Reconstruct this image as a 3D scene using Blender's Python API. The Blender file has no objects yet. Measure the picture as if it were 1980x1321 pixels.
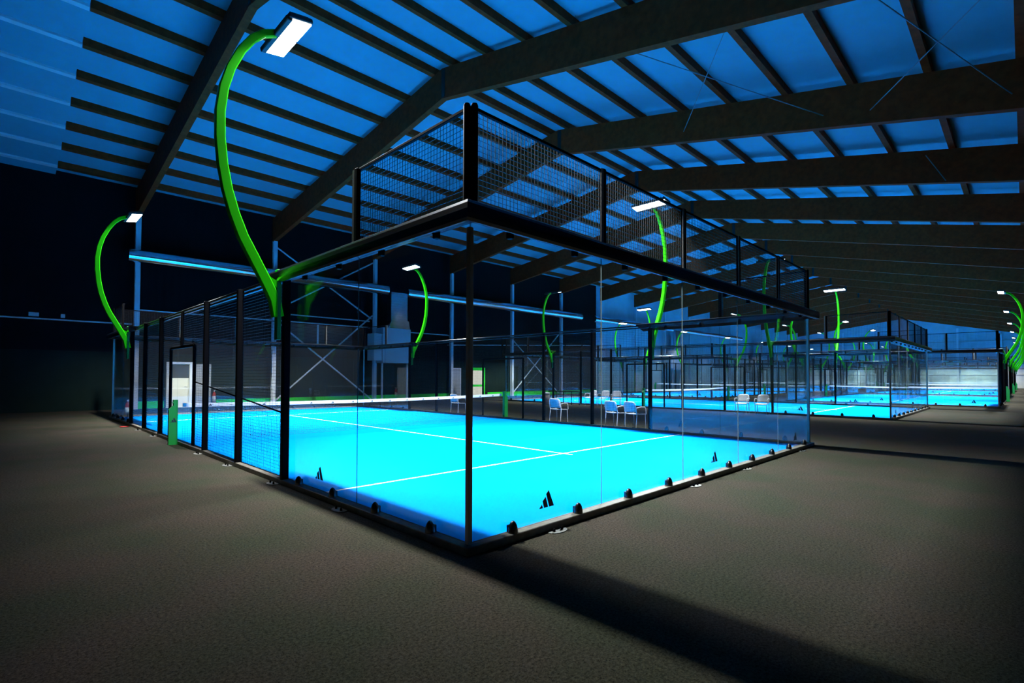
import bpy, math, random
from mathutils import Matrix, Vector

random.seed(7)
S = bpy.context.scene
COL = S.collection

# ------------------------------------------------------------------ camera, world, exposure
cam_d = bpy.data.cameras.new('camera')
cam = bpy.data.objects.new('camera', cam_d)
COL.objects.link(cam)
cam_d.sensor_width = 36.0
cam_d.lens = 991.34 / 1980 * 36.0
cam_d.shift_y = 43.7 / 1980
cam_d.clip_end = 300
YAW, PITCH, ROLL = 0.78552, 0.024226, 0.002987
fw = Vector((math.cos(YAW) * math.cos(PITCH), math.sin(YAW) * math.cos(PITCH), math.sin(PITCH)))
rt = Vector((math.sin(YAW), -math.cos(YAW), 0))
up = rt.cross(fw)
r2 = rt * math.cos(ROLL) + up * math.sin(ROLL)
u2 = -rt * math.sin(ROLL) + up * math.cos(ROLL)
m3 = Matrix((r2, u2, -fw)).transposed()
cam.matrix_world = Matrix.Translation((-2.9475, -3.4806, 1.5438)) @ m3.to_4x4()
S.camera = cam

world = bpy.data.worlds.new('night')
S.world = world
world.use_nodes = True
world.node_tree.nodes['Background'].inputs[0].default_value = (0.02, 0.03, 0.05, 1)
world.node_tree.nodes['Background'].inputs[1].default_value = 0.02

S.view_settings.view_transform = 'Standard'
S.view_settings.look = 'None'
S.view_settings.exposure = 0.0
S.view_settings.gamma = 1.0
S.view_settings.use_curve_mapping = False
cy = S.cycles
cy.max_bounces = 10
cy.diffuse_bounces = 5
cy.glossy_bounces = 5
cy.transparent_max_bounces = 48
cy.caustics_reflective = False
cy.caustics_refractive = False

LAMP = 3600.0          # watts of each floodlight
TILT = math.radians(10)

# ------------------------------------------------------------------ materials
def newmat(name):
    m = bpy.data.materials.new(name)
    m.use_nodes = True
    nt = m.node_tree
    return m, nt, nt.nodes['Principled BSDF']

def mat(name, col, rough=0.6, metal=0.0, spec=0.5, noise=0.0, scale=20.0):
    m, nt, b = newmat(name)
    b.inputs['Roughness'].default_value = rough
    b.inputs['Metallic'].default_value = metal
    b.inputs['Specular IOR Level'].default_value = spec
    if noise > 0:
        tc = nt.nodes.new('ShaderNodeTexCoord')
        n = nt.nodes.new('ShaderNodeTexNoise')
        n.inputs['Scale'].default_value = scale
        n.inputs['Detail'].default_value = 4
        r = nt.nodes.new('ShaderNodeValToRGB')
        r.color_ramp.elements[0].position = 0.3
        r.color_ramp.elements[1].position = 0.7
        r.color_ramp.elements[0].color = tuple(c * (1 - noise) for c in col) + (1,)
        r.color_ramp.elements[1].color = tuple(min(1, c * (1 + noise)) for c in col) + (1,)
        nt.links.new(tc.outputs['Object'], n.inputs['Vector'])
        nt.links.new(n.outputs['Fac'], r.inputs['Fac'])
        nt.links.new(r.outputs['Color'], b.inputs['Base Color'])
    else:
        b.inputs['Base Color'].default_value = tuple(col) + (1,)
    return m

def glass_material(name, tint, dust):
    m = bpy.data.materials.new(name)
    m.use_nodes = True
    nt = m.node_tree
    nt.nodes.clear()
    N, L = nt.nodes.new, nt.links.new
    out = N('ShaderNodeOutputMaterial')
    geo = N('ShaderNodeNewGeometry')
    dot = N('ShaderNodeVectorMath'); dot.operation = 'DOT_PRODUCT'
    L(geo.outputs['Normal'], dot.inputs[0]); L(geo.outputs['Incoming'], dot.inputs[1])
    ab = N('ShaderNodeMath'); ab.operation = 'ABSOLUTE'; L(dot.outputs['Value'], ab.inputs[0])
    om = N('ShaderNodeMath'); om.operation = 'SUBTRACT'; om.inputs[0].default_value = 1.0; L(ab.outputs[0], om.inputs[1])
    pw = N('ShaderNodeMath'); pw.operation = 'POWER'; pw.inputs[1].default_value = 5.0; L(om.outputs[0], pw.inputs[0])
    ml = N('ShaderNodeMath'); ml.operation = 'MULTIPLY_ADD'
    ml.inputs[1].default_value = 0.96; ml.inputs[2].default_value = 0.052; L(pw.outputs[0], ml.inputs[0])
    tr = N('ShaderNodeBsdfTransparent'); tr.inputs[0].default_value = tuple(tint) + (1,)
    di = N('ShaderNodeBsdfDiffuse'); di.inputs[0].default_value = (0.6, 0.66, 0.66, 1)
    mx0 = N('ShaderNodeMixShader'); mx0.inputs[0].default_value = dust
    L(tr.outputs[0], mx0.inputs[1]); L(di.outputs[0], mx0.inputs[2])
    gl = N('ShaderNodeBsdfGlossy'); gl.inputs['Roughness'].default_value = 0.0
    mx = N('ShaderNodeMixShader')
    L(ml.outputs[0], mx.inputs[0]); L(mx0.outputs[0], mx.inputs[1]); L(gl.outputs[0], mx.inputs[2])
    L(mx.outputs[0], out.inputs['Surface'])
    return m

def edge_material():
    m = bpy.data.materials.new('glass_edge')
    m.use_nodes = True
    nt = m.node_tree
    nt.nodes.clear()
    N, L = nt.nodes.new, nt.links.new
    out = N('ShaderNodeOutputMaterial')
    tr = N('ShaderNodeBsdfTransparent'); tr.inputs[0].default_value = (0.42, 0.56, 0.56, 1)
    di = N('ShaderNodeBsdfDiffuse'); di.inputs[0].default_value = (0.5, 0.6, 0.6, 1)
    mx = N('ShaderNodeMixShader'); mx.inputs[0].default_value = 0.16
    L(tr.outputs[0], mx.inputs[1]); L(di.outputs[0], mx.inputs[2]); L(mx.outputs[0], out.inputs['Surface'])
    return m

def emit_material(name, col, strength):
    m = bpy.data.materials.new(name)
    m.use_nodes = True
    nt = m.node_tree
    nt.nodes.clear()
    e = nt.nodes.new('ShaderNodeEmission')
    e.inputs[0].default_value = tuple(col) + (1,)
    e.inputs[1].default_value = strength
    o = nt.nodes.new('ShaderNodeOutputMaterial')
    nt.links.new(e.outputs[0], o.inputs['Surface'])
    return m

def carpet_material():
    m, nt, b = newmat('carpet')
    N, L = nt.nodes.new, nt.links.new
    tc = N('ShaderNodeTexCoord')
    n1 = N('ShaderNodeTexNoise'); n1.inputs['Scale'].default_value = 0.9; n1.inputs['Detail'].default_value = 3
    n2 = N('ShaderNodeTexNoise'); n2.inputs['Scale'].default_value = 48; n2.inputs['Detail'].default_value = 4; n2.inputs['Roughness'].default_value = 1.0
    n3 = N('ShaderNodeTexVoronoi'); n3.inputs['Scale'].default_value = 110
    for n in (n1, n2, n3):
        L(tc.outputs['Object'], n.inputs['Vector'])
    r1 = N('ShaderNodeValToRGB')
    r1.color_ramp.elements[0].position = 0.35; r1.color_ramp.elements[0].color = (0.028, 0.032, 0.0195, 1)
    r1.color_ramp.elements[1].position = 0.65; r1.color_ramp.elements[1].color = (0.041, 0.033, 0.025, 1)
    L(n1.outputs['Fac'], r1.inputs['Fac'])
    r2_ = N('ShaderNodeValToRGB')
    r2_.color_ramp.elements[0].position = 0.36; r2_.color_ramp.elements[0].color = (0.08, 0.08, 0.08, 1)
    r2_.color_ramp.elements[1].position = 0.64; r2_.color_ramp.elements[1].color = (2.4, 2.3, 2.2, 1)
    L(n2.outputs['Fac'], r2_.inputs['Fac'])
    mx = N('ShaderNodeMix'); mx.data_type = 'RGBA'; mx.blend_type = 'MULTIPLY'; mx.inputs[0].default_value = 1
    L(r1.outputs['Color'], mx.inputs[6]); L(r2_.outputs['Color'], mx.inputs[7])
    L(mx.outputs[2], b.inputs['Base Color'])
    b.inputs['Roughness'].default_value = 0.95
    b.inputs['Specular IOR Level'].default_value = 0.1
    bp = N('ShaderNodeBump'); bp.inputs['Strength'].default_value = 0.6; bp.inputs['Distance'].default_value = 0.01
    L(n2.outputs['Fac'], bp.inputs['Height']); L(bp.outputs['Normal'], b.inputs['Normal'])
    return m

def wall_material(name, lowc, highc, zsplit, ribs=0.2):
    m, nt, b = newmat(name)
    N, L = nt.nodes.new, nt.links.new
    tc = N('ShaderNodeTexCoord')
    sp = N('ShaderNodeSeparateXYZ'); L(tc.outputs['Object'], sp.inputs[0])
    gt = N('ShaderNodeMath'); gt.operation = 'GREATER_THAN'; gt.inputs[1].default_value = zsplit
    L(sp.outputs['Z'], gt.inputs[0])
    mx = N('ShaderNodeMix'); mx.data_type = 'RGBA'
    mx.inputs[6].default_value = tuple(lowc) + (1,); mx.inputs[7].default_value = tuple(highc) + (1,)
    L(gt.outputs[0], mx.inputs[0])
    ns = N('ShaderNodeTexNoise'); ns.inputs['Scale'].default_value = 1.2; L(tc.outputs['Object'], ns.inputs['Vector'])
    mr = N('ShaderNodeMapRange'); mr.inputs[3].default_value = 0.8; mr.inputs[4].default_value = 1.2
    L(ns.outputs['Fac'], mr.inputs[0])
    m2 = N('ShaderNodeMix'); m2.data_type = 'RGBA'; m2.blend_type = 'MULTIPLY'; m2.inputs[0].default_value = 1
    L(mx.outputs[2], m2.inputs[6]); L(mr.outputs[0], m2.inputs[7])
    L(m2.outputs[2], b.inputs['Base Color'])
    wv = N('ShaderNodeTexWave'); wv.bands_direction = 'DIAGONAL'; wv.inputs['Scale'].default_value = 2.0
    mp = N('ShaderNodeMapping'); mp.inputs['Scale'].default_value = (1, 1, 0)
    L(tc.outputs['Object'], mp.inputs[0]); L(mp.outputs[0], wv.inputs['Vector'])
    bp = N('ShaderNodeBump'); bp.inputs['Strength'].default_value = ribs; bp.inputs['Distance'].default_value = 0.02
    L(wv.outputs['Fac'], bp.inputs['Height']); L(bp.outputs['Normal'], b.inputs['Normal'])
    b.inputs['Roughness'].default_value = 0.85
    b.inputs['Specular IOR Level'].default_value = 0.06
    return m

M = {
    'glass': glass_material('clear_glass', (0.955, 0.985, 0.98), 0.006),
    'edge': edge_material(),
    'black': mat('black_powder_coat', (0.0015, 0.0015, 0.002), 0.5, 0.0, 0.03),
    'gloss': mat('gloss_black_beam', (0.003, 0.003, 0.004), 0.27, 0.0, 0.8),
    'wire': mat('dark_wire', (0.006, 0.006, 0.007), 0.3, 0.0, 0.5),
    'rail': mat('base_rail_steel', (0.16, 0.145, 0.115), 0.55, 0.0, 0.4, 0.25, 12),
    'plate': mat('galvanised_plate', (0.15, 0.15, 0.13), 0.5, 0.2, 0.5, 0.2, 30),
    'post': mat('brown_grey_post', (0.45, 0.37, 0.29), 0.4, 0.0, 0.5),
    'turf': mat('blue_turf', (0.001, 0.265, 0.88), 0.95, 0.0, 0.0, 0.06, 40),
    'line': mat('white_line', (0.85, 0.87, 0.85), 0.9, 0.0, 0.1),
    'decal': mat('black_decal', (0.006, 0.006, 0.02), 0.6),
    'green': mat('green_mast_paint', (0.03, 0.68, 0.001), 0.35, 0.0, 0.25),
    'dgreen': mat('green_post_paint', (0.008, 0.24, 0.04), 0.5, 0.0, 0.3),
    'strip': mat('green_skirting_paint', (0.012, 0.72, 0.02), 0.6),
    'head': mat('lamp_housing', (0.06, 0.065, 0.06), 0.5, 0.3),
    'led': emit_material('led_panel', (0.93, 0.97, 1.0), 15.0),
    'tape': mat('white_net_tape', (0.85, 0.85, 0.83), 0.8),
    'net': mat('black_net_cord', (0.015, 0.018, 0.03), 0.8),
    'carpet': carpet_material(),
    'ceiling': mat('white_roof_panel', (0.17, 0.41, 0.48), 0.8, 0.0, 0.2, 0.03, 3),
    'wood': mat('dark_glulam', (0.42, 0.042, 0.007), 0.75, 0.0, 0.15, 0.25, 6),
    'white': mat('white_paint', (0.78, 0.80, 0.80), 0.5),
    'column': mat('grey_steel_column', (0.72, 0.74, 0.76), 0.55, 0.1),
    'pipe': mat('pale_pipe', (0.8, 0.8, 0.8), 0.5, 0.1),
    'zinc': mat('galvanised_duct', (0.85, 0.87, 0.9), 0.16, 1.0, 0.5, 0.08, 8),
    'ahu': mat('pale_metal_cabinet', (0.70, 0.70, 0.72), 0.4, 0.15),
    'walldark': wall_material('charcoal_cladding', (0.009, 0.020, 0.017), (0.008, 0.008, 0.008), 2.6),
    'wallpale': wall_material('pale_cladding', (0.70, 0.74, 0.62), (0.55, 0.62, 0.66), 3.3),
    'wallgable': wall_material('pale_gable_cladding', (0.90, 0.92, 0.82), (0.46, 0.56, 0.60), 3.6),
    'cream': mat('cream_panel', (0.80, 0.76, 0.58), 0.6),
    'doorgrey': mat('grey_door', (0.42, 0.43, 0.43), 0.6),
    'darkpane': mat('smoked_pane', (0.07, 0.075, 0.065), 0.25),
    'chair': mat('white_chair_plastic', (0.80, 0.80, 0.82), 0.45),
    'red': mat('red_enamel', (0.45, 0.02, 0.015), 0.35),
    'rubber': mat('black_rubber', (0.012, 0.012, 0.012), 0.7),
    'litpane': emit_material('lit_door_glazing', (1.0, 0.97, 0.86), 0.85),
    'louvre': mat('louvre_grey', (0.14, 0.15, 0.14), 0.6),
    'rod': mat('rod_steel', (0.25, 0.26, 0.27), 0.5, 0.2),
    'bin': mat('bin_grey', (0.30, 0.27, 0.25), 0.5, 0.2),
}

# ------------------------------------------------------------------ mesh helpers
class MB:
    def __init__(self):
        self.v, self.f, self.m, self.s = [], [], [], []
    def add(self, verts, faces, mi=0, smooth=False):
        o = len(self.v)
        self.v += [tuple(p) for p in verts]
        for f in faces:
            self.f.append(tuple(i + o for i in f)); self.m.append(mi); self.s.append(smooth)
        return self
    def box(self, x0, x1, y0, y1, z0, z1, mi=0):
        v = [(x0, y0, z0), (x1, y0, z0), (x1, y1, z0), (x0, y1, z0), (x0, y0, z1), (x1, y0, z1), (x1, y1, z1), (x0, y1, z1)]
        return self.add(v, [(0, 3, 2, 1), (4, 5, 6, 7), (0, 1, 5, 4), (1, 2, 6, 5), (2, 3, 7, 6), (3, 0, 4, 7)], mi)
    def bbox(self, x0, x1, y0, y1, z0, z1, b=0.008, mi=0):
        # box with chamfered vertical and horizontal edges (stacked rings)
        def ring(i, z):
            a, c, d, e = x0 + i, x1 - i, y0 + i, y1 - i
            k = b
            return [(a + k, d, z), (c - k, d, z), (c, d + k, z), (c, e - k, z), (c - k, e, z), (a + k, e, z), (a, e - k, z), (a, d + k, z)]
        rs = [ring(b, z0), ring(0, z0 + b), ring(0, z1 - b), ring(b, z1)]
        v = [p for r in rs for p in r]
        f = []
        for k in range(3):
            for i in range(8):
                j = (i + 1) % 8
                f.append((k * 8 + i, k * 8 + j, k * 8 + 8 + j, k * 8 + 8 + i))
        f.append(tuple(reversed(range(8)))); f.append(tuple(range(24, 32)))
        return self.add(v, f, mi)
    def prism(self, prof, axis, a, b, mi=0, smooth=False):
        # prof: closed list of (p,q); axis 'x': (y,z), 'y': (x,z), 'z': (x,y)
        def P(p, q, t):
            return {'x': (t, p, q), 'y': (p, t, q), 'z': (p, q, t)}[axis]
        n = len(prof)
        v = [P(p, q, a) for p, q in prof] + [P(p, q, b) for p, q in prof]
        self.add(v, [(i, (i + 1) % n, n + (i + 1) % n, n + i) for i in range(n)], mi, smooth)
        o = len(self.v) - 2 * n
        self.f.append(tuple(o + i for i in reversed(range(n)))); self.m.append(mi); self.s.append(False)
        self.f.append(tuple(o + n + i for i in range(n))); self.m.append(mi); self.s.append(False)
        return self
    def tube(self, path, r, n=8, mi=0, cap=True, smooth=True, square=None):
        pts = [Vector(p) for p in path]
        rr = r if isinstance(r, (list, tuple)) else [r] * len(pts)
        prev = None
        rings = []
        for i, p in enumerate(pts):
            if i == 0: t = pts[1] - pts[0]
            elif i == len(pts) - 1: t = pts[-1] - pts[-2]
            else: t = (pts[i + 1] - p).normalized() + (p - pts[i - 1]).normalized()
            t.normalize()
            if prev is None:
                a = Vector((0, 0, 1)) if abs(t.z) < 0.9 else Vector((0, 1, 0))
                nrm = (a - t * a.dot(t)).normalized()
            else:
                nrm = (prev - t * prev.dot(t)).normalized()
            prev = nrm
            bi = t.cross(nrm)
            ring = []
            for k in range(n):
                an = 2 * math.pi * (k + 0.5) / n
                ring.append(p + (nrm * math.cos(an) + bi * math.sin(an)) * rr[i])
            rings.append(ring)
        v = [q for ring in rings for q in ring]
        f = []
        for i in range(len(rings) - 1):
            for k in range(n):
                j = (k + 1) % n
                f.append((i * n + k, i * n + j, (i + 1) * n + j, (i + 1) * n + k))
        self.add(v, f, mi, smooth)
        if cap:
            self.add(rings[0], [tuple(reversed(range(n)))], mi)
            self.add(rings[-1], [tuple(range(n))], mi)
        return self
    def lathe(self, prof, n=20, c=(0, 0, 0), mi=0, smooth=True):
        v = []
        for r, z in prof:
            for k in range(n):
                a = 2 * math.pi * k / n
                v.append((c[0] + r * math.cos(a), c[1] + r * math.sin(a), c[2] + z))
        f = []
        for i in range(len(prof) - 1):
            for k in range(n):
                j = (k + 1) % n
                f.append((i * n + k, i * n + j, (i + 1) * n + j, (i + 1) * n + k))
        self.add(v, f, mi, smooth)
        o = len(self.v) - len(v)
        self.f.append(tuple(o + k for k in reversed(range(n)))); self.m.append(mi); self.s.append(False)
        self.f.append(tuple(o + (len(prof) - 1) * n + k for k in range(n))); self.m.append(mi); self.s.append(False)
        return self
    def mesh(self, name, *mats):
        me = bpy.data.meshes.new(name)
        me.from_pydata(self.v, [], self.f)
        for m in mats:
            me.materials.append(M[m] if isinstance(m, str) else m)
        me.polygons.foreach_set('material_index', self.m)
        me.polygons.foreach_set('use_smooth', self.s)
        me.update()
        return me

def put(name, me, parent=None, loc=(0, 0, 0), rz=0.0):
    o = bpy.data.objects.new(name, me)
    COL.objects.link(o)
    o.parent = parent
    o.location = loc
    o.rotation_euler = (0, 0, rz)
    return o

def tag(o, label, cat, group=None):
    o['label'] = label
    o['category'] = cat
    if group: o['group'] = group
    return o

def struct(o):
    o['kind'] = 'structure'
    return o

def empty(name, loc, rz=0.0):
    o = bpy.data.objects.new(name, None)
    COL.objects.link(o)
    o.empty_display_size = 0.2
    o.location = loc
    o.rotation_euler = (0, 0, rz)
    return o

PI = math.pi

# ------------------------------------------------------------------ the hall shell
XL, XR, YN, YF = -4.9, 104.5, -5.3, 25.5     # left gable, far gable, near wall, far (left) wall
RY = 10.2                                     # ridge line
def zb(y):   # underside of the roof beams
    return 10.86 - 0.137 * (y - RY) if y > RY else 10.86 - 0.230 * (RY - y)
def zp(y):   # top of the roof beams, underside of the purlins
    return 11.88 - 0.122 * (y - RY) if y > RY else 11.88 - 0.220 * (RY - y)
PH = 0.24

struct(put('floor', MB().box(XL, XR, YN, YF, -0.2, 0.0).mesh('floor', 'carpet')))
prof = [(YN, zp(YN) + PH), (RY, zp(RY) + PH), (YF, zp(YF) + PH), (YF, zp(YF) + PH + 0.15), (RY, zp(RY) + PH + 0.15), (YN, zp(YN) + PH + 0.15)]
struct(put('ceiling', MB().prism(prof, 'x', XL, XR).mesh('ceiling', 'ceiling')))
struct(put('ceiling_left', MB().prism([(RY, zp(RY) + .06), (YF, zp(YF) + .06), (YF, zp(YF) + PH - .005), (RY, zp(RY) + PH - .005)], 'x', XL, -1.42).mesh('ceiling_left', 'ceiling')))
DW = 37.4
struct(put('wall_left', MB().box(XL, DW, YF, YF + 0.2, 0, zp(YF) + PH).mesh('wall_left', 'walldark')))
struct(put('wall_left_beyond', MB().box(DW, XR, YF, YF + 0.2, 0, zp(YF) + PH).mesh('wall_left_beyond', 'wallpale')))
struct(put('wall_right', MB().box(XL, XR, YN - 0.2, YN, 0, zp(YN) + PH).mesh('wall_right', 'walldark')))
gp = [(YN, 0), (YF, 0), (YF, zp(YF) + PH), (RY, zp(RY) + PH), (YN, zp(YN) + PH)]
struct(put('wall_far', MB().prism(gp, 'x', XR, XR + 0.2).mesh('wall_far', 'wallgable')))
struct(put('wall_near', MB().prism(gp, 'x', XL - 0.2, XL).mesh('wall_near', 'walldark')))
for a, b, nm in ((1.5, 2.62, 'baseboard_left'), (4.66, 19.7, 'baseboard_left_centre'), (23.4, 37.4, 'baseboard_left_beyond')):
    struct(put(nm, MB().box(a, b, YF - 0.03, YF, 0, 0.34).mesh(nm, 'strip')))

# ------------------------------------------------------------------ roof beams and purlins
BX = [1.42 + 6.05 * k for k in range(17)]
ordn = ['first', 'second', 'third', 'fourth', 'fifth', 'sixth', 'seventh', 'eighth', 'ninth', 'tenth', 'eleventh', 'twelfth',
        'thirteenth', 'fourteenth', 'fifteenth', 'sixteenth', 'seventeenth', 'eighteenth', 'nineteenth', 'twentieth']
hw = 0.10
bprof = [(YN, zb(YN)), (RY, zb(RY)), (YF - 0.3, zb(YF - 0.3)), (YF - 0.3, zp(YF - 0.3)), (RY, zp(RY)), (YN, zp(YN))]
beam_me = MB().prism([bprof[0], bprof[1], bprof[4], bprof[5]], 'x', -hw, hw).prism([bprof[1], bprof[2], bprof[3], bprof[4]], 'x', -hw, hw).mesh('timber', 'wood')
rp = MB().box(-hw - .012, -hw, RY - .16, RY + .02, zb(RY) + .02, zp(RY) - .05).box(hw, hw + .012, RY - .16, RY + .02, zb(RY) + .02, zp(RY) - .05).mesh('ridge_plate', 'rubber')
for i, x in enumerate(BX):
    e = empty('roof_beam', (x, RY, 0)); e.location = (x, 0, 0)
    tag(e, 'dark brown pitched timber roof beam, %s from the left end of the hall' % ordn[i], 'roof beam', 'timber roof beams')
    put('timber', beam_me, e)
    put('ridge_plate', rp, e)
PYL = [10.68 + 1.74 * k for k in range(9)]
PYR = [9.72 - 1.655 * k for k in range(9)]
for side, ys in (('left', PYL), ('right', PYR)):
    for i, y in enumerate(ys):
        sl = -0.122 if side == 'left' else 0.220
        w = 0.085
        pr = [(y - w, zp(y) - sl * w + 0.0), (y + w, zp(y) + sl * w), (y + w, zp(y) + sl * w + PH), (y - w, zp(y) - sl * w + PH)]
        o = put('purlin', MB().prism(pr, 'x', -1.4, XR).mesh('purlin', 'wood'))
        tag(o, 'dark timber purlin along the %s roof slope, %s below the ridge' % (side, ordn[i]), 'purlin', 'dark roof purlins')
        if side == 'left' and i > 1:
            pr = [(y - w, zp(y) - sl * w - .01), (y + w, zp(y) + sl * w - .01), (y + w, zp(y) + sl * w + .06), (y - w, zp(y) - sl * w + .06)]
            o = put('ceiling_strip', MB().prism(pr, 'x', XL, -1.42).mesh('ceiling_strip', 'white'))
            tag(o, 'pale ceiling strip in the top left corner of the roof, %s below the ridge' % ordn[i], 'strip', 'pale ceiling strips')

# wall columns
col_me = MB().box(-.1, .1, -.1, -.085, 0, zb(YF - .4)).box(-.1, .1, .085, .1, 0, zb(YF - .4)).box(-.012, .012, -.085, .085, 0, zb(YF - .4)).mesh('wall_column', 'column')
for i, x in enumerate(BX[:16]):
    tag(put('wall_column', col_me, None, (x, YF - .42, 0)), 'grey steel column on the left wall under the %s roof beam from the left' % ordn[i], 'column', 'steel wall columns')

# tie rods under the roof
def rod(p, q, r=0.013, m='rod', name='tie_rod'):
    return MB().tube([p, q], r, 6).mesh(name, m)
def near(x, y, d=0.35):
    return (x, y, zb(y) + d)
for p, q, lb in ((near(BX[1], 0.6), near(BX[2], 4.7), 'thin steel tie rod crossing the roof bay above the near court, rising to the ridge'),
                 (near(BX[1], 3.6), near(BX[2], 0.4), 'thin steel tie rod crossing the roof bay above the near court, falling to the right'),
                 (near(BX[1], -1.4), near(BX[2], -3.4), 'thin steel tie rod in the top right corner of the roof, upper of two'),
                 (near(BX[1], -3.9), near(BX[2], -0.6), 'thin steel tie rod in the top right corner of the roof, lower of two'),
                 ((BX[3] - .3, -1.2, zb(-1.2) + .9), (BX[3] - .14, -1.7, zb(-1.7) + .05), 'short pale hanging rod against the fourth roof beam at right')):
    tag(put('tie_rod', rod(p, q)), lb, 'rod')

# ------------------------------------------------------------------ court parts (shared meshes, local x 0..10, y 0..20)
GT = 0.012
def panel_me(w):
    mb = MB()
    z0, z1 = 0.075, 2.925
    x0, x1 = 0.003, w - 0.003
    h = GT / 2
    v = [(x0, -h, z0), (x1, -h, z0), (x1, h, z0), (x0, h, z0), (x0, -h, z1), (x1, -h, z1), (x1, h, z1), (x0, h, z1)]
    mb.add(v, [(0, 1, 5, 4), (2, 3, 7, 6)], 0)
    mb.add(v, [(0, 3, 2, 1), (4, 5, 6, 7), (1, 2, 6, 5), (3, 0, 4, 7)], 1)
    return mb.mesh('glass_panel', 'glass', 'edge')
GP2 = panel_me(2.0)
# thumb shaped foot clamp
def clamp_me():
    mb = MB(); rows, n = 7, 16
    v = []
    for r in range(rows):
        a = (PI / 2) * r / rows
        for k in range(n):
            t = 2 * PI * k / n
            v.append((0.052 * math.cos(a) * math.cos(t), -.052 + 0.046 * math.cos(a) * math.sin(t), 0.112 * math.sin(a)))
    v.append((0, -.052, .112))
    f = []
    for r in range(rows - 1):
        for k in range(n):
            j = (k + 1) % n
            f.append((r * n + k, r * n + j, r * n + n + j, r * n + n + k))
    for k in range(n):
        f.append(((rows - 1) * n + k, (rows - 1) * n + (k + 1) % n, rows * n))
    mb.add(v, f, 0, True)
    mb.add(v[:n], [tuple(reversed(range(n)))])
    mb.box(-.04, .04, -.05, -.007, 0.0, .07)
    return mb.mesh('foot_clamp', 'gloss')
CLAMP = clamp_me()
CLIP = MB().bbox(-.028, .028, -.03, .03, -.07, 0.03, .006).mesh('top_clip', 'black')
def bars_me(w, h, name):
    # three slanted bars rising to the right, in the x-z plane, on the outer face
    P = [[(0.0, 0.0), (0.24, 0.0), (0.20, 0.14), (0.14, 0.20)],
         [(0.32, 0.0), (0.58, 0.0), (0.47, 0.52), (0.26, 0.38)],
         [(0.66, 0.0), (1.0, 0.0), (0.76, 1.0), (0.50, 0.78)]]
    P = [[(0.0, 0.0), (0.27, 0.0), (0.17, 0.22)],
         [(0.34, 0.0), (0.60, 0.0), (0.42, 0.60), (0.22, 0.40)],
         [(0.68, 0.0), (0.98, 0.0), (0.66, 1.0), (0.47, 0.76)]]
    P = [[(-.5 + .02, 0.0), (-.5 + .27, 0.0), (-.5 + .20, 0.24)],
         [(-.5 + .34, 0.0), (-.5 + .60, 0.0), (-.5 + .44, 0.64), (-.5 + .24, 0.42)],
         [(-.5 + .67, 0.0), (-.5 + .98, 0.0), (-.5 + .64, 1.0), (-.5 + .47, 0.80)]]
    mb = MB()
    for q in P:
        mb.prism([(x * w, z * h) for x, z in q], 'y', -.0015, 0.0)
    return mb.mesh(name, 'decal')
LOGO = bars_me(0.24, 0.17, 'three_bar_logo')
TLOGO = bars_me(0.085, 0.05, 'three_bar_logo')

def wires_me(w, z0, z1, step=0.05, t=0.0036):
    mb = MB()
    h = t / 2
    nx = max(1, round(w / step)); nz = max(1, round((z1 - z0) / step))
    for i in range(nx + 1):
        x = w * i / nx
        v = [(x - h, -h, z0), (x + h, -h, z0), (x + h, h, z0), (x - h, h, z0), (x - h, -h, z1), (x + h, -h, z1), (x + h, h, z1), (x - h, h, z1)]
        mb.add(v, [(0, 1, 5, 4), (1, 2, 6, 5), (2, 3, 7, 6), (3, 0, 4, 7)])
    for k in range(nz + 1):
        z = z0 + (z1 - z0) * k / nz
        v = [(0, t - h, z - h), (0, t + h, z - h), (0, t + h, z + h), (0, t - h, z + h), (w, t - h, z - h), (w, t + h, z - h), (w, t + h, z + h), (w, t - h, z + h)]
        mb.add(v, [(0, 1, 5, 4), (1, 2, 6, 5), (2, 3, 7, 6), (3, 0, 4, 7)])
    return mb.mesh('mesh_panel', 'wire')
W2 = wires_me(2.0, 0.08, 2.98)
W1 = wires_me(1.0, 0.08, 2.98)
WL = wires_me(2.0, 2.2, 2.98)
WU = wires_me(2.0, 3.08, 3.95)

def rail_me(L):
    mb = MB()
    mb.bbox(-.1, L + .1, -.10, 0.02, 0, .075, .006)
    return mb.mesh('base_rail', 'rail')
RAIL10, RAIL20 = rail_me(10), rail_me(20)
def plate_me():
    pts = [(0.13 * math.cos(2 * PI * k / 16), 0.075 * math.sin(2 * PI * k / 16)) for k in range(16)]
    return MB().prism(pts, 'z', 0.0, 0.008).mesh('anchor_plate', 'plate')
PLATE = plate_me()
BOLT = MB().lathe([(0.014, 0), (0.014, .016), (0.009, .03), (0.0, .034)], 8).mesh('bolt', 'black')

def beam_me_fn(a, b, ma, mb_):
    # rounded outer face, underside sloping up towards the court; ends mitred where they meet a corner
    pr = [(.19, 2.995), (.19, 3.03), (.14, 3.045), (0, 3.05), (-.176, 3.045), (-.194, 3.035), (-.202, 3.01), (-.205, 2.96), (-.205, 2.92), (-.198, 2.885), (-.18, 2.862), (-.15, 2.868)]
    n = len(pr)
    v = [(a + (y if ma else 0), y, z) for y, z in pr] + [(b - (y if mb_ else 0), y, z) for y, z in pr]
    mb = MB()
    sm = [not (k in (0, 1, 11)) for k in range(n)]
    for k in range(n):
        j = (k + 1) % n
        mb.add([v[k], v[j], v[n + j], v[n + k]], [(0, 1, 2, 3)], 0, False)
    mb.add(v[:n], [tuple(reversed(range(n)))]); mb.add(v[n:], [tuple(range(n))])
    return mb.mesh('top_beam', 'gloss')
BEAMB = beam_me_fn(0, 10, True, True)
BEAMS = beam_me_fn(0, 4.3, True, False)
BEAMS_R = beam_me_fn(-4.3, 0, False, True)
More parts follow.
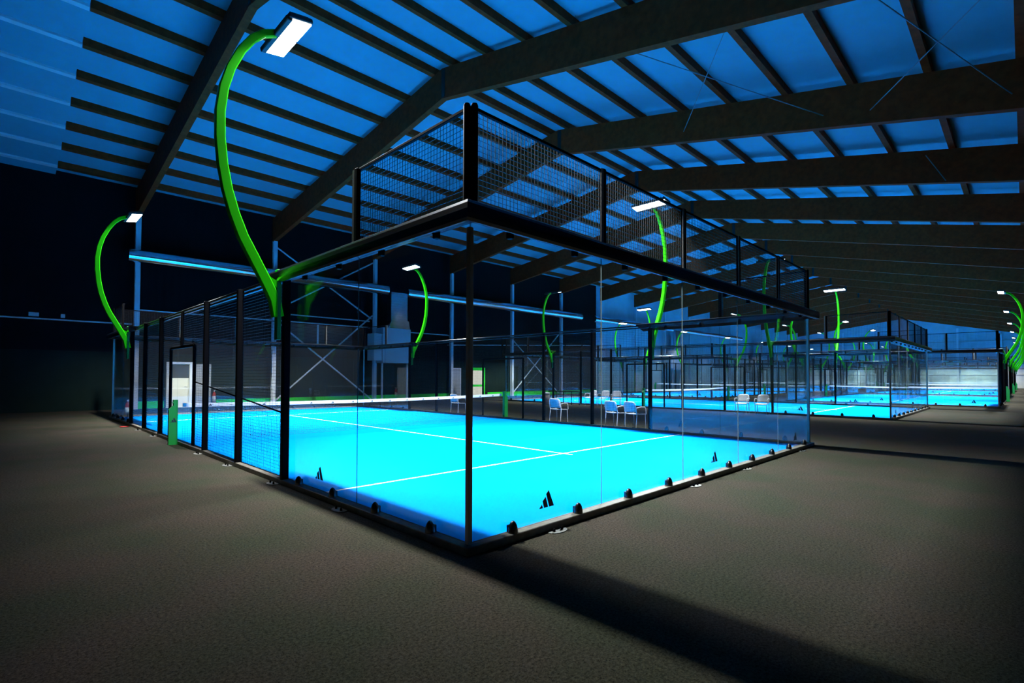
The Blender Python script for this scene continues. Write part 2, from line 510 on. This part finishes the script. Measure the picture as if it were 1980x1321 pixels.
TOPRAIL = MB().bbox(0, 12, -.03, .03, 2.985, 3.025, .005).bbox(0, 12, -.03, .03, 2.92, 2.955, .005).mesh('top_rail', 'gloss')
def post_me(h, sx, sy, z0=0.0, m='black'):
    return MB().bbox(-sx / 2, sx / 2, -sy / 2, sy / 2, z0, h, min(sx, sy) * .12).mesh('post', m)
CORNER = post_me(2.87, .05, .05, 0.0, 'post')
SPOST = post_me(3.02, .08, .10)
DPOST = post_me(2.2, .05, .06)
CPOST = post_me(3.0, .05, .06, 2.2)
LINTEL = MB().bbox(-1.02, 1.02, -.025, .025, 2.16, 2.22, .005).mesh('door_lintel', 'black')
UPOST = MB().bbox(-.03, .03, -.055, .0, 3.04, 3.97, .006).box(-.075, -.03, -.055, -.05, 3.05, 3.96, 1).mesh('upper_post', 'black', 'plate')
UCORN = MB().tube([(0, 0, 3.03), (0, 0, 3.97)], .033, 12).lathe([(.033, 0), (.026, .02), (.0, .028)], 12, (0, 0, 3.97)).mesh('upper_corner_post', 'black')
UTOP10 = MB().bbox(0, 10, -.02, .02, 3.945, 3.975, .004).mesh('upper_rail', 'black')
UTOP2 = MB().bbox(0, 2, -.02, .02, 3.945, 3.975, .004).mesh('upper_rail', 'black')

def turf_me():
    xs = [0.0, 4.975, 5.025, 10.0]
    ys = [0.0, 2.8, 3.0, 3.05, 16.95, 17.0, 17.2, 20.0]
    mb = MB()
    for i in range(3):
        for j in range(7):
            ln = (j in (2, 4)) or (i == 1 and 1 <= j <= 5)
            z = 0.02
            mb.add([(xs[i], ys[j], z), (xs[i + 1], ys[j], z), (xs[i + 1], ys[j + 1], z), (xs[i], ys[j + 1], z)], [(0, 1, 2, 3)], 1 if ln else 0)
    e = 0.0
    mb.add([(e, e, 0), (10, e, 0), (10, 20, 0), (e, 20, 0), (e, e, .02), (10, e, .02), (10, 20, .02), (e, 20, .02)],
           [(0, 1, 5, 4), (1, 2, 6, 5), (2, 3, 7, 6), (3, 0, 4, 7), (0, 3, 2, 1)], 0)
    return mb.mesh('court_surface', 'turf', 'line')
TURF = turf_me()

# net
def net_meshes():
    def sag(x): return 0.92 - 0.05 * (1 - ((x - 5) / 5) ** 2)
    mb = MB(); n = 20
    v = []
    for i in range(n + 1):
        x = 10.0 * i / n
        for y, dz in ((-.006, -.085), (.006, -.085), (.009, -.02), (.004, .0), (-.004, .0), (-.009, -.02)):
            v.append((x, y, sag(x) + dz))
    f = []
    for i in range(n):
        for k in range(6):
            j = (k + 1) % 6
            f.append((i * 6 + k, i * 6 + j, i * 6 + 6 + j, i * 6 + 6 + k))
    f += [tuple(reversed(range(6))), tuple(range(n * 6, n * 6 + 6))]
    mb.add(v, f)
    tape = mb.mesh('net_tape', 'tape')
    mb = MB(); t = .0015
    k = int(10 / .05)
    for i in range(k + 1):
        x = 10 * i / k
        z1 = sag(x) - .08
        mb.add([(x - t, -t, .03), (x + t, -t, .03), (x, t, .03), (x - t, -t, z1), (x + t, -t, z1), (x, t, z1)], [(0, 1, 4, 3), (1, 2, 5, 4), (2, 0, 3, 5)])
    for q in range(17):
        v = []
        for i in range(n + 1):
            x = 10.0 * i / n
            z = .03 + (sag(x) - .11) * q / 16
            v += [(x, -t, z - t), (x, t, z - t), (x, 0, z + t)]
        f = []
        for i in range(n):
            for c in range(3):
                j = (c + 1) % 3
                f.append((i * 3 + c, i * 3 + j, i * 3 + 3 + j, i * 3 + 3 + c))
        mb.add(v, f)
    cord = mb.mesh('net_mesh', 'net')
    return tape, cord, sag
TAPE, CORD, SAG = net_meshes()
prof_np = [(0.0, 0.0), (0.0, 1.0), (-0.085, 1.0), (-0.085, 0.955), (-0.105, 0.94), (-0.085, 0.925), (-0.085, 0.87), (-0.17, 0.78), (-0.17, 0.0)]
def netpost(sgn):
    pr = [(x * sgn, z) for x, z in prof_np]
    return MB().prism(pr, 'y', -.05, .05).mesh('net_post', 'dgreen')
NPL, NPR = netpost(1), netpost(-1)

# floodlight mast: local +x is outward from the court edge, origin at the foot of the arm post
ARM = [(0.07, 2.38), (0.12, 2.62), (0.25, 2.88), (0.40, 3.16), (0.55, 3.44), (0.66, 3.72), (0.75, 4.03), (0.81, 4.35), (0.845, 4.7), (0.85, 5.05),
       (0.81, 5.38), (0.73, 5.68), (0.60, 5.98), (0.46, 6.2), (0.32, 6.34), (0.16, 6.42)]
def arm_me():
    n = len(ARM); v = []
    for i, (x, z) in enumerate(ARM):
        a = ARM[max(0, i - 1)]; b = ARM[min(n - 1, i + 1)]
        tx, tz = b[0] - a[0], b[1] - a[1]
        l = math.hypot(tx, tz); nx, nz = -tz / l, tx / l
        h = 0.075 - 0.025 * i / (n - 1)
        w = 0.05 - 0.012 * i / (n - 1)
        c = .012
        sec = [(-h, -w + c), (-h + c, -w), (h - c, -w), (h, -w + c), (h, w - c), (h - c, w), (-h + c, w), (-h, w - c)]
        for s, y in sec:
            v.append((x + nx * s, y, z + nz * s))
    f = []
    for i in range(n - 1):
        for k in range(8):
            j = (k + 1) % 8
            f.append((i * 8 + k, i * 8 + j, i * 8 + 8 + j, i * 8 + 8 + k))
    f += [tuple(reversed(range(8))), tuple(range((n - 1) * 8, n * 8))]
    return MB().add(v, f).mesh('mast_arm', 'green')
ARMM = arm_me()
STRUT = MB().prism([(0.06, 2.76), (0.06, 2.86), (0.36, 3.02), (0.32, 2.93)], 'y', -.04, .04).mesh('arm_brace', 'green')
MPOST = MB().bbox(0.04, .10, -.05, .05, 2.05, 3.05, .008).mesh('mounting_post', 'dgreen')
HEAD = MB().bbox(-.16, .17, -.53, .53, -.03, .04, .012).bbox(.12, .2, -.5, .5, -.06, .01, .01)
for k in range(12):
    y = -.46 + .92 * k / 11
    HEAD.box(-.13, .13, y - .006, y + .006, .04, .08)
HEADM = HEAD.mesh('lamp_head', 'head')
LED = MB().box(-.14, .11, -.24, .24, -.045, -.03).mesh('led_panel', 'led')

LIGHT = bpy.data.lights.new('floodlight_beam', 'AREA')
LIGHT.shape = 'RECTANGLE'
LIGHT.size, LIGHT.size_y = .16, 1.0
LIGHT.energy = LAMP
LIGHT.color = (0.95, 0.98, 1.0)
# asymmetric sports-light optics: most light is thrown onto the court, a little behind, with a sharp cut-off
LIGHT.use_nodes = True
def light_profile():
    nt = LIGHT.node_tree
    N, L = nt.nodes.new, nt.links.new
    em = nt.nodes['Emission']
    geo = N('ShaderNodeNewGeometry')
    vt = N('ShaderNodeVectorTransform'); vt.vector_type = 'VECTOR'; vt.convert_from = 'WORLD'; vt.convert_to = 'OBJECT'
    L(geo.outputs['Incoming'], vt.inputs[0])
    sp = N('ShaderNodeSeparateXYZ'); L(vt.outputs[0], sp.inputs[0])
    dn = N('ShaderNodeMath'); dn.operation = 'ABSOLUTE'; L(sp.outputs['Z'], dn.inputs[0])
    mxd = N('ShaderNodeMath'); mxd.operation = 'MAXIMUM'; mxd.inputs[1].default_value = 0.02; L(dn.outputs[0], mxd.inputs[0])
    def ratio(sock):
        d = N('ShaderNodeMath'); d.operation = 'DIVIDE'; L(sock, d.inputs[0]); L(mxd.outputs[0], d.inputs[1]); return d.outputs[0]
    def curve(sock, pts, lo, hi):
        mr = N('ShaderNodeMapRange'); mr.inputs[1].default_value = lo; mr.inputs[2].default_value = hi; L(sock, mr.inputs[0])
        cr = N('ShaderNodeValToRGB'); L(mr.outputs[0], cr.inputs['Fac'])
        els = cr.color_ramp.elements
        while len(els) < len(pts): els.new(0.5)
        for e, (t, v) in zip(els, pts):
            e.position = (t - lo) / (hi - lo); e.color = (v, v, v, 1)
        return cr.outputs['Color']
    a = curve(ratio(sp.outputs['X']), PROFILE, -2.0, 2.0)
    ay = N('ShaderNodeMath'); ay.operation = 'ABSOLUTE'; L(ratio(sp.outputs['Y']), ay.inputs[0])
    b = curve(ay.outputs[0], [(0.0, 1.0), (0.6, 1.0), (1.05, 0.75), (1.55, 0.8), (2.1, 0.6), (2.6, 0.0)], 0.0, 3.0)
    m = N('ShaderNodeMath'); m.operation = 'MULTIPLY'; L(a, m.inputs[0]); L(b, m.inputs[1])
    L(m.outputs[0], em.inputs['Strength'])
# throw towards the court is -x of the lamp
PROFILE = [(-2.0, 0.0), (-1.58, 0.0), (-1.50, 0.5), (-1.38, 1.0), (-1.0, 1.0), (-0.6, 0.9), (-0.3, 0.55), (0.0, 0.42), (0.12, 0.29), (0.28, 0.15), (0.46, 0.055), (0.8, 0.03), (1.5, 0.0), (2.0, 0.0)]
light_profile()

def build_court(ox, oy, rz, nm, floodnames, detail):
    """nm: phrase that singles the court out; floodnames: dict side,y -> phrase"""
    t = put('court_surface', TURF, None, (ox, oy, 0), rz)
    tag(t, 'blue turf with white lines in %s' % nm, 'court surface', 'blue padel court surfaces')
    e = empty('court_enclosure', (ox, oy, 0), rz)
    tag(e, 'glass and mesh cage around %s' % nm, 'court enclosure', 'padel court cages')
    # base rails
    put('base_rail', RAIL10, e, (0, 0, 0), 0)
    put('base_rail', RAIL10, e, (10, 20, 0), PI)
    put('base_rail', RAIL20, e, (0, 20, 0), -PI / 2)
    put('base_rail', RAIL20, e, (10, 0, 0), PI / 2)
    # frames: (start, rotation) so that local -y of the part faces outward
    def along(side, s, name, me, z=0.0, off=0.0, parent=e):
        if side == 'b': return put(name, me, parent, (s, -off, z), 0)
        if side == 't': return put(name, me, parent, (10 - s, 20 + off, z), PI)
        if side == 'l': return put(name, me, parent, (-off, 20 - s, z), -PI / 2)
        return put(name, me, parent, (10 + off, s, z), PI / 2)
    sides = {'b': [0, 2, 4, 6, 8], 't': [0, 2, 4, 6, 8], 'l': [0, 2, 16, 18], 'r': [0, 2, 16, 18]}
    for sd, ss in sides.items():
        for k, s in enumerate(ss):
            g = along(sd, s, 'glass_panel', GP2)
            for c in (.5, 1.5):
                put('foot_clamp', CLAMP, g, (c, 0, .075))
                put('top_clip', CLIP, g, (c, 0, 2.935))
            lg = (sd in 'bt' and k % 2 == 0) or (sd == 'l' and s in (2, 16)) or (sd == 'r' and s in (2, 16))
            if lg:
                put('three_bar_logo', LOGO, g, (1.03, -GT / 2 - .001, .21))
    for sd in 'bt':
        along(sd, 0, 'top_beam', BEAMB)
        along(sd, 0, 'upper_rail', UTOP10)
        for s in (0, 2, 4, 6, 8): along(sd, s, 'mesh_panel', WU)
        for s in (2, 4, 6, 8): along(sd, s, 'upper_post', UPOST)
    for sd in 'lr':
        along(sd, 0, 'top_beam', BEAMS); 
        o = along(sd, 20, 'top_beam', BEAMS_R)
        along(sd, 4, 'top_rail', TOPRAIL)
        for s in (0, 18):
            along(sd, s, 'mesh_panel', WU); along(sd, s, 'upper_rail', UTOP2)
        for s in (2, 18): along(sd, s, 'upper_post', UPOST)
        for s in (4, 6, 8, 12, 14, 16): along(sd, s, 'post', SPOST, 0, .05)
        for s in (8.95, 11.05): along(sd, s, 'door_post', DPOST, 0, .03)
        along(sd, 10, 'door_lintel', LINTEL, 0, .03)
        along(sd, 10, 'centre_post', CPOST, 0, .03)
        for s in (4, 6, 12, 14): along(sd, s, 'mesh_panel', W2, 0, .02)
        for s in (8, 11): along(sd, s, 'mesh_panel', W1, 0, .02)
        along(sd, 9, 'mesh_panel', WL, 0, .02)
    for x, y, dx, dy in ((0, 0, -1, -1), (10, 0, 1, -1), (0, 20, -1, 1), (10, 20, 1, 1)):
        put('corner_post', CORNER, e, (x + dx * .01, y + dy * .01, 0))
        put('upper_corner_post', UCORN, e, (x - dx * .024, y + dy * .024, 0))
        put('upper_corner_post', UCORN, e, (x + dx * .024, y - dy * .024, 0))
    if detail:
        for sd, ss in (('b', (1.03, 4.06, 5.95, 8.97)), ('l', (20 - 2.12, 20 - 4.16, 20 - 6.22, 20 - 8.06, 20 - 10.3, 20 - 12.2, 20 - 14.2))):
            for s in ss:
                p = along(sd, s, 'anchor_plate', PLATE, 0, .15)
                for bx in (-.06, .06):
                    put('bolt', BOLT, p, (bx, -.01, .008))
        put('diagonal_bar', MB().tube([(-.02, 9.0, 1.42), (-.02, 4.1, 1.0)], .012, 8).lathe([(.03, -.02), (.035, 0), (.03, .02)], 10, (-.02, 4.1, 1.0)).mesh('diagonal_bar', 'black'), e)
    # net
    n = empty('court_net', (ox, oy, 0), rz)
    tag(n, 'black net with white top tape across %s' % nm, 'net', 'padel nets')
    put('net_tape', TAPE, n, (0, 10, 0)); put('net_mesh', CORD, n, (0, 10, 0))
    pl = put('net_post', NPL, n, (-.1, 10, 0)); put('net_post', NPR, n, (10.1, 10, 0))
    if detail:
        lg = put('three_bar_logo', LOGO, pl, (-.085, -.051, .50)); lg.scale = (.55, 1, .6)
        tp = [c for c in n.children if c.name.startswith('net_tape')][0]
        for k in range(16):
            x = .55 + .6 * k
            put('three_bar_logo', TLOGO, tp, (x, -.0105, SAG(x) - .072))
    # floodlights
    for (sd, y), ph in floodnames.items():
        if sd == 'l':
            loc = Vector((-.10, y, 0)); r = PI
        else:
            loc = Vector((10.10, y, 0)); r = 0.0
        c, s_ = math.cos(rz), math.sin(rz)
        f = empty('floodlight', (ox + loc.x * c - loc.y * s_, oy + loc.x * s_ + loc.y * c, 0), rz + r)
        tag(f, ph, 'floodlight', 'floodlight masts')
        put('mounting_post', MPOST, f); put('mast_arm', ARMM, f); put('arm_brace', STRUT, f)
        h = put('lamp_head', HEADM, f, (0, 0, 6.46))
        h.rotation_euler = (0, TILT, 0)
        put('led_panel', LED, h, (0, -.26, 0)); put('led_panel', LED, h, (0, .26, 0))
        ld = bpy.data.objects.new('floodlight_beam', LIGHT)
        COL.objects.link(ld)
        ld.parent = f
        ld.location = (-.01, 0, 6.40)


C1 = 'the nearest court'
build_court(0, 0, 0, C1, {
    ('l', 4): 'tallest green curved floodlight mast in front at left, on the near court',
    ('l', 16): 'green curved floodlight mast at far left against the dark wall',
    ('r', 4): 'green curved floodlight behind the mesh right of the near corner, near court',
    ('r', 16): 'green curved floodlight seen through the near side glass, far corner of near court'}, True)
C2 = 'the second court beyond the white chairs'
build_court(20, 0, 0, C2, {
    ('l', 4): 'green floodlight whose lamp shows above the end of the near beam',
    ('l', 16): 'green floodlight on the second court, seen right of the corner post through the glass',
    ('r', 4): 'green floodlight with wide lamp in front of the far roof, right of the near cage',
    ('r', 16): 'small green floodlight next to the near court mast, far side of the second court'}, False)
rows = (('right', 7.5), ('left', 22.5))
depth = ('first', 'second', 'third')
for rn, yy in rows:
    for k, xx in enumerate((33.5, 57.0, 80.5)):
        ph = 'the %s court in the far %s-hand row' % (depth[k], rn)
        fl = {}
        for sd, wd in (('l', 'left'), ('r', 'right')):
            for y, wy in ((4, 'near'), (16, 'far')):
                fl[(sd, y)] = 'small green floodlight at the %s %s post of the %s court, far %s-hand row' % (wy, wd, depth[k], rn)
        build_court(xx, yy, -PI / 2, ph, fl, False)

# ------------------------------------------------------------------ chairs
def chair_meshes():
    seat = MB(); n = 8
    v = []
    for i in range(n + 1):
        y = -.21 + .43 * i / n
        for k in range(7):
            x = -.23 + .46 * k / 6
            z = .44 + .03 * ((x / .23) ** 2) * .5 + (.012 if i < 2 else 0) - .02 * (i / n) ** 3
            v.append((x * (1 - .06 * i / n), y, z))
    nv = len(v)
    v += [(x, y, z - .022) for x, y, z in v]
    f = []
    for i in range(n):
        for k in range(6):
            a = i * 7 + k
            f.append((a, a + 1, a + 8, a + 7)); f.append((nv + a, nv + a + 7, nv + a + 8, nv + a + 1))
    for i in range(n):
        for k, o in ((0, 1), (6, -1)):
            a = i * 7 + k
            q = (a, a + 7, nv + a + 7, nv + a)
            f.append(q if o == 1 else tuple(reversed(q)))
    for k in range(6):
        f.append((k + 1, k, nv + k, nv + k + 1)); a = n * 7 + k; f.append((a, a + 1, nv + a + 1, nv + a))
    seat.add(v, f, 0, True)
    back = MB(); v = []; rws = 7
    for i in range(rws):
        tt = i / (rws - 1)
        w = .225 * (1 - .28 * max(0, tt - .55) ** 1.6 * 2.0)
        for k in range(9):
            x = -w + 2 * w * k / 8
            zz = .50 + .32 * tt - (.03 * (abs(x) / w) ** 4 if i == rws - 1 else 0)
            v.append((x, -.215 - .06 * tt - .035 * (1 - (x / w) ** 2), zz))
    nv = len(v)
    v += [(x, y - .018, z) for x, y, z in v]
    f = []
    for i in range(rws - 1):
        for k in range(8):
            a = i * 9 + k
            f.append((a + 1, a, a + 9, a + 10)); f.append((nv + a, nv + a + 1, nv + a + 10, nv + a + 9))
        a = i * 9; f.append((a, nv + a, nv + a + 9, a + 9))
        a = i * 9 + 8; f.append((nv + a, a, a + 9, nv + a + 9))
    for k in range(8):
        f.append((k, k + 1, nv + k + 1, nv + k)); a = (rws - 1) * 9 + k; f.append((a + 1, a, nv + a, nv + a + 1))
    back.add(v, f, 0, True)
    lf = MB().tube([(0, 0, .64), (0, .01, .45), (0, .03, 0)], [.012, .014, .011], 8).mesh('leg', 'chair')
    lfs = MB().tube([(0, 0, .43), (0, .02, 0)], [.014, .011], 8).mesh('leg', 'chair')
    lb = MB().tube([(0, -.03, .62), (0, 0, .44), (0, -.05, 0)], [.012, .014, .011], 8).mesh('leg', 'chair')
    arm = MB().tube([(0, -.24, .63), (0, -.05, .655), (0, .12, .645), (0, .17, .60), (0, .185, .44)], .013, 8).mesh('armrest', 'chair')
    return seat.mesh('seat', 'chair'), back.mesh('backrest', 'chair'), lfs, lb, arm
SEAT, BACK, LEGF, LEGB, ARMR = chair_meshes()
def chair(x, y, rz, label, group):
    c = empty('cafe_chair', (x, y, 0), rz)
    tag(c, label, 'chair', group)
    put('seat', SEAT, c); put('backrest', BACK, c)
    for sx in (-1, 1):
        put('leg', LEGF, c, (sx * .215, .18, 0)); put('leg', LEGB, c, (sx * .22, -.2, 0))
        put('armrest', ARMR, c, (sx * .245, 0, 0))
EAST = -PI / 2       # seat opens towards +x
G1, G2 = 'white chairs along the near court', 'white chairs along the second court'
chair(10.55, 7.75, EAST + .1, 'white chair with a shaded back, alone behind the corner mesh right of the post', G1)
chair(10.55, 5.48, EAST - .05, 'white chair with a shaded back, left one of the close pair behind the near glass', G1)
chair(10.55, 4.78, EAST - .15, 'white chair with a shaded back, right one of the close pair behind the near glass', G1)
chair(10.55, 13.15, EAST + .05, 'white chair under the net tape, left of the near corner post', G1)
WEST = PI / 2
chair(19.45, 5.06, WEST + .1, 'bright white chair by the second court, left one of the pair at right', G2)
chair(19.45, 4.25, WEST + .1, 'bright white chair by the second court, right one of the pair at right', G2)
chair(19.45, 12.96, WEST, 'small white chair by the second court, left of three in a row', G2)
chair(19.45, 12.15, WEST + .1, 'small white chair by the second court, middle of three in a row', G2)
chair(19.45, 11.35, WEST + .5, 'small white chair by the second court, right of three in a row', G2)

# litter bin and black railing by the second court
b = empty('litter_bin', (18.4, 15.2, 0)); tag(b, 'grey round litter bin with a white top behind the near court', 'bin')
put('bin_body', MB().lathe([(.19, 0), (.20, .02), (.20, .58)], 20).mesh('bin_body', 'bin'), b)
put('bin_lid', MB().lathe([(.205, .58), (.205, .64), (.17, .67), (.0, .68)], 20).mesh('bin_lid', 'white'), b)
ra = empty('low_railing', (19.3, 13.6, 0)); tag(ra, 'low black railing with upright bars behind the lone white chair', 'railing')
put('top_rail', MB().bbox(-.02, .02, 0, 2.2, .70, .74, .005).mesh('top_rail', 'black'), ra)
for y in (0.02, .55, 1.1, 1.65, 2.18):
    put('upright', MB().bbox(-.018, .018, y - .018, y + .018, 0, .705, .004).mesh('upright', 'black'), ra)

# ------------------------------------------------------------------ left wall fittings
# ducts
def duct(x0, x1, lb):
    e = empty('ventilation_duct', (x0, YF - .9, 6.9)); tag(e, lb, 'duct', 'round ventilation ducts')
    L = x1 - x0
    put('duct_tube', MB().tube([(0, 0, 0), (L, 0, 0)], .30, 28).mesh('duct_tube', 'zinc'), e)
    k = 2.0
    while k < L:
        put('bracket', MB().box(k - .03, k + .03, .28, .89, -.03, .03).mesh('bracket', 'column'), e); k += 4.0
    k = 1.5
    while k < L:
        put('joint_ring', MB().tube([(k - .02, 0, 0), (k + .02, 0, 0)], .308, 28).mesh('joint_ring', 'zinc'), e); k += 1.6
duct(1.0, 14.1, 'round metal duct on the left wall, from far left mast to pale cabinet')
duct(15.5, 33.8, 'long round metal duct on the left wall, second run, behind the glass corner')
duct(35.8, 50.5, 'round metal duct on the left wall, third run, behind the far masts')
duct(53.5, 70.4, 'round metal duct on the left wall, fourth and far run')
def ahu(x0, lb, base):
    e = empty('air_handling_unit', (x0, YF - 1.35, 0)); tag(e, lb, 'ventilation unit', 'wall ventilation units')
    put('cabinet', MB().bbox(0, 2.0, 0, .9, 2.35, 4.52, .02).mesh('cabinet', 'ahu'), e)
    put('side_box', MB().bbox(-.55, -.01, .1, .9, 2.5, 4.15, .02).mesh('side_box', 'column'), e)
    hd = MB()
    for k in range(7):
        z = 4.52 + .075 * k
        hd.box(.45 + .04 * k, 1.98, .05 + .02 * k, .88, z, z + .05); hd.box(.5 + .04 * k, 1.96, .08 + .02 * k, .86, z + .05, z + .075)
    put('hood', hd.mesh('hood', 'zinc'), e)
    rs = MB()
    for k in range(11):
        z = 5.05 + .16 * k
        rs.box(.68, 1.88, .2, .82, z, z + .13); rs.box(.71, 1.85, .23, .80, z + .13, z + .16)
    put('riser_duct', rs.mesh('riser_duct', 'zinc'), e)
    for lx in (.05, 1.85):
        put('leg', MB().bbox(lx, lx + .1, .2, .3, 0, 2.36, .008).mesh('leg', 'column'), e)
ahu(13.55, 'large pale ventilation cabinet with a ribbed riser on the left wall', None)
ahu(50.3, 'distant pale ventilation cabinet on the left wall, half behind far cages', None)
ahu(75.8, 'farthest pale ventilation cabinet on the left wall', None)
o = empty('wall_cabinet', (XR - .8, 11.7, 5.2)); tag(o, 'white cabinet high on the far end wall above the second court corner', 'cabinet')
put('cabinet_body', MB().bbox(0, .78, 0, 1.25, 0, 2.2, .02).mesh('cabinet_body', 'ahu'), o)
put('vent_slot', MB().box(-.02, 0.0, .5, .75, 1.1, 1.6).mesh('vent_slot', 'doorgrey'), o)

# pipes and braces
def pipe(x0, x1, z, lb, r=.035, y=YF - .16, dz=0.0):
    tag(put('wall_pipe', MB().tube([(x0, y, z), (x1, y, z + dz)], r, 8).mesh('wall_pipe', 'pipe')), lb, 'pipe')
pipe(-4.9, 1.3, 3.88, 'thin pale horizontal pipe on the dark wall at far left')
pipe(1.5, 13.3, 4.56, 'thin pale horizontal pipe on the left wall above the louvre')
pipe(7.4, 13.3, 4.95, 'thin pale horizontal pipe on the left wall, upper of the two above the louvre')
pipe(2.0, 13.3, 3.26, 'thin pale horizontal pipe on the left wall under the louvre')
pipe(15.6, 19.4, 4.45, 'thin pale pipe on the left wall right of the pale cabinet')
pipe(19.4, 36.5, 3.75, 'thin pale pipe on the left wall behind the near corner post', dz=.75)
tag(put('wall_pipe', MB().tube([(19.4, YF - .16, 4.45), (19.6, YF - .16, 4.4), (19.6, YF - .16, 3.8), (19.75, YF - .16, 3.75)], .03, 8).mesh('wall_pipe', 'pipe')), 'short pale pipe elbow stepping down the left wall', 'pipe')
def brace(i, lb, hi=False):
    e = empty('cross_brace', (BX[i], YF - .3, 0)); tag(e, lb, 'brace', 'steel wall braces')
    L = BX[i + 1] - BX[i]
    z0, z1 = (.15, 5.3) if not hi else (5.1, 8.6)
    put('brace_rod', MB().tube([(.1, 0, z0), (L - .1, 0, z1)], .045, 8).mesh('brace_rod', 'pipe'), e)
    put('brace_rod', MB().tube([(.1, .1, z1 - .7 if not hi else z1), (L - .1, .1, -.0 + (.12 if not hi else z0))], .045, 8).mesh('brace_rod', 'pipe'), e)
brace(1, 'pale X-shaped steel brace on the left wall under the louvre')
brace(1, 'thin upper X-shaped steel brace on the left wall behind the near beam', True)
brace(4, 'pale X-shaped steel brace on the left wall right of the near corner post')
lv = empty('louvre_vent', (8.5, YF - .06, 3.3)); tag(lv, 'wide grey slatted louvre vent between pipes on the left wall', 'vent')
ls = MB()
for k in range(16):
    z = .05 + .072 * k
    ls.prism([(0.0, z), (0.03, z + .05), (.05, z + .05), (.03, z)], 'x', 0, 3.7)
put('slats', ls.mesh('slats', 'louvre'), lv)
put('centre_bar', MB().box(1.5, 1.6, -.03, .0, 0, 1.22).mesh('centre_bar', 'pipe'), lv)
for x, w, lb in ((-2.15, .32, 'small pale junction box above the pipe at far left, left and larger one'), (-1.15, .14, 'small pale junction box above the pipe at far left, right and smaller one')):
    tag(put('junction_box', MB().bbox(0, w, -.1, 0, 0, .16, .01).mesh('junction_box', 'ahu'), None, (x, YF, 3.98)), lb, 'box')

# doors in the left wall
def frame(e, w, h, t=.1, m='white', d=.08):
    put('door_frame', MB().box(0, t, -d, 0, 0, h).box(w - t, w, -d, 0, 0, h).box(t, w - t, -d, 0, h - t, h).mesh('door_frame', m), e)
d = struct(empty('door_1', (2.68, YF, 0))); frame(d, 1.06, 2.2, .1, 'white', .14)
lf = put('door_leaf', MB().box(.1, .96, -.05, 0, 0, 2.1).mesh('door_leaf', 'cream'), d)
put('door_window', MB().box(.12, .94, -.06, -.05, 1.42, 2.06).mesh('door_window', 'darkpane'), lf)
put('handle', MB().tube([(.84, -.06, 1.0), (.84, -.1, 1.0), (.74, -.1, 1.0)], .012, 6).mesh('handle', 'doorgrey'), lf)
put('side_panel', MB().bbox(1.1, 1.9, -.07, 0, 0, 2.12, .01).mesh('side_panel', 'doorgrey'), d)
d = struct(empty('door_2', (19.8, YF, 0))); frame(d, .92, 2.14, .05, 'white', .08)
lf = put('door_leaf', MB().box(.05, .87, -.05, 0, 0, 2.09).mesh('door_leaf', 'doorgrey'), d)
put('handle', MB().tube([(.14, -.05, 1.0), (.14, -.1, 1.0), (.24, -.1, 1.0)], .012, 6).mesh('handle', 'rubber'), lf)
d = struct(empty('door_3', (21.35, YF, 0)))
put('door_frame', MB().box(0, .16, -.1, 0, 0, 2.2).box(1.5, 1.7, -.1, 0, 0, 2.2).box(.16, 1.5, -.1, 0, 1.98, 2.2).box(.16, 1.5, -.1, 0, .78, .94).mesh('door_frame', 'strip'), d)
put('lit_glazing', MB().box(.16, 1.5, -.05, 0, .02, .78).box(.16, 1.5, -.05, 0, .94, 1.98).mesh('lit_glazing', 'litpane'), d)

def extinguisher(x, y, z, lb):
    e = empty('fire_extinguisher', (x, y, z)); tag(e, lb, 'fire extinguisher', 'fire extinguishers')
    b = put('body', MB().lathe([(.075, 0), (.085, .02), (.085, .42), (.06, .49), (.03, .52), (.025, .56)], 20).mesh('body', 'red'), e)
    put('paper_label', MB().lathe([(.0862, .06), (.0862, .34)], 20).mesh('paper_label', 'white'), b)
    put('valve', MB().lathe([(.028, .56), (.03, .60), (.015, .62)], 12).tube([(0, 0, .61), (.08, 0, .65), (.12, 0, .64)], .011, 6).mesh('valve', 'pipe'), e)
    put('hose', MB().tube([(0, 0, .58), (-.07, 0, .60), (-.12, 0, .5), (-.115, 0, .3), (-.1, 0, .18)], .012, 8).mesh('hose', 'rubber'), e)
extinguisher(0.5, 20.45, 0, 'fire extinguisher standing on the floor behind the far left glass corner')
extinguisher(4.72, YF - .1, .18, 'fire extinguisher hung on the left wall beside the cream door')
tag(put('red_scrap', MB().lathe([(.02, 0), (.12, .006), (.10, .02), (.03, .03)], 9).mesh('red_scrap', 'red'), None, (-.28, 15.55, 0)), 'small flat red object on the dark carpet beside the far left mast', 'scrap')

# far end wall rails, columns and brace
for i, z in enumerate((1.9, 2.9, 3.6, 7.2)):
    tag(put('wall_rail', MB().box(XR - .1, XR, YN, YF, z, z + .14).mesh('wall_rail', 'doorgrey')), 'grey horizontal rail across the far end wall, %s from the floor' % ordn[i], 'rail', 'far wall rails')
for i, y in enumerate((-1.0, 4.0, 9.2, 14.4, 19.6)):
    tag(put('wall_column', MB().box(XR - .4, XR - .1, y - .12, y + .12, 0, zb(y) - .05).mesh('wall_column', 'column')), 'grey column on the far end wall, %s from the right' % ordn[i], 'column', 'far wall columns')
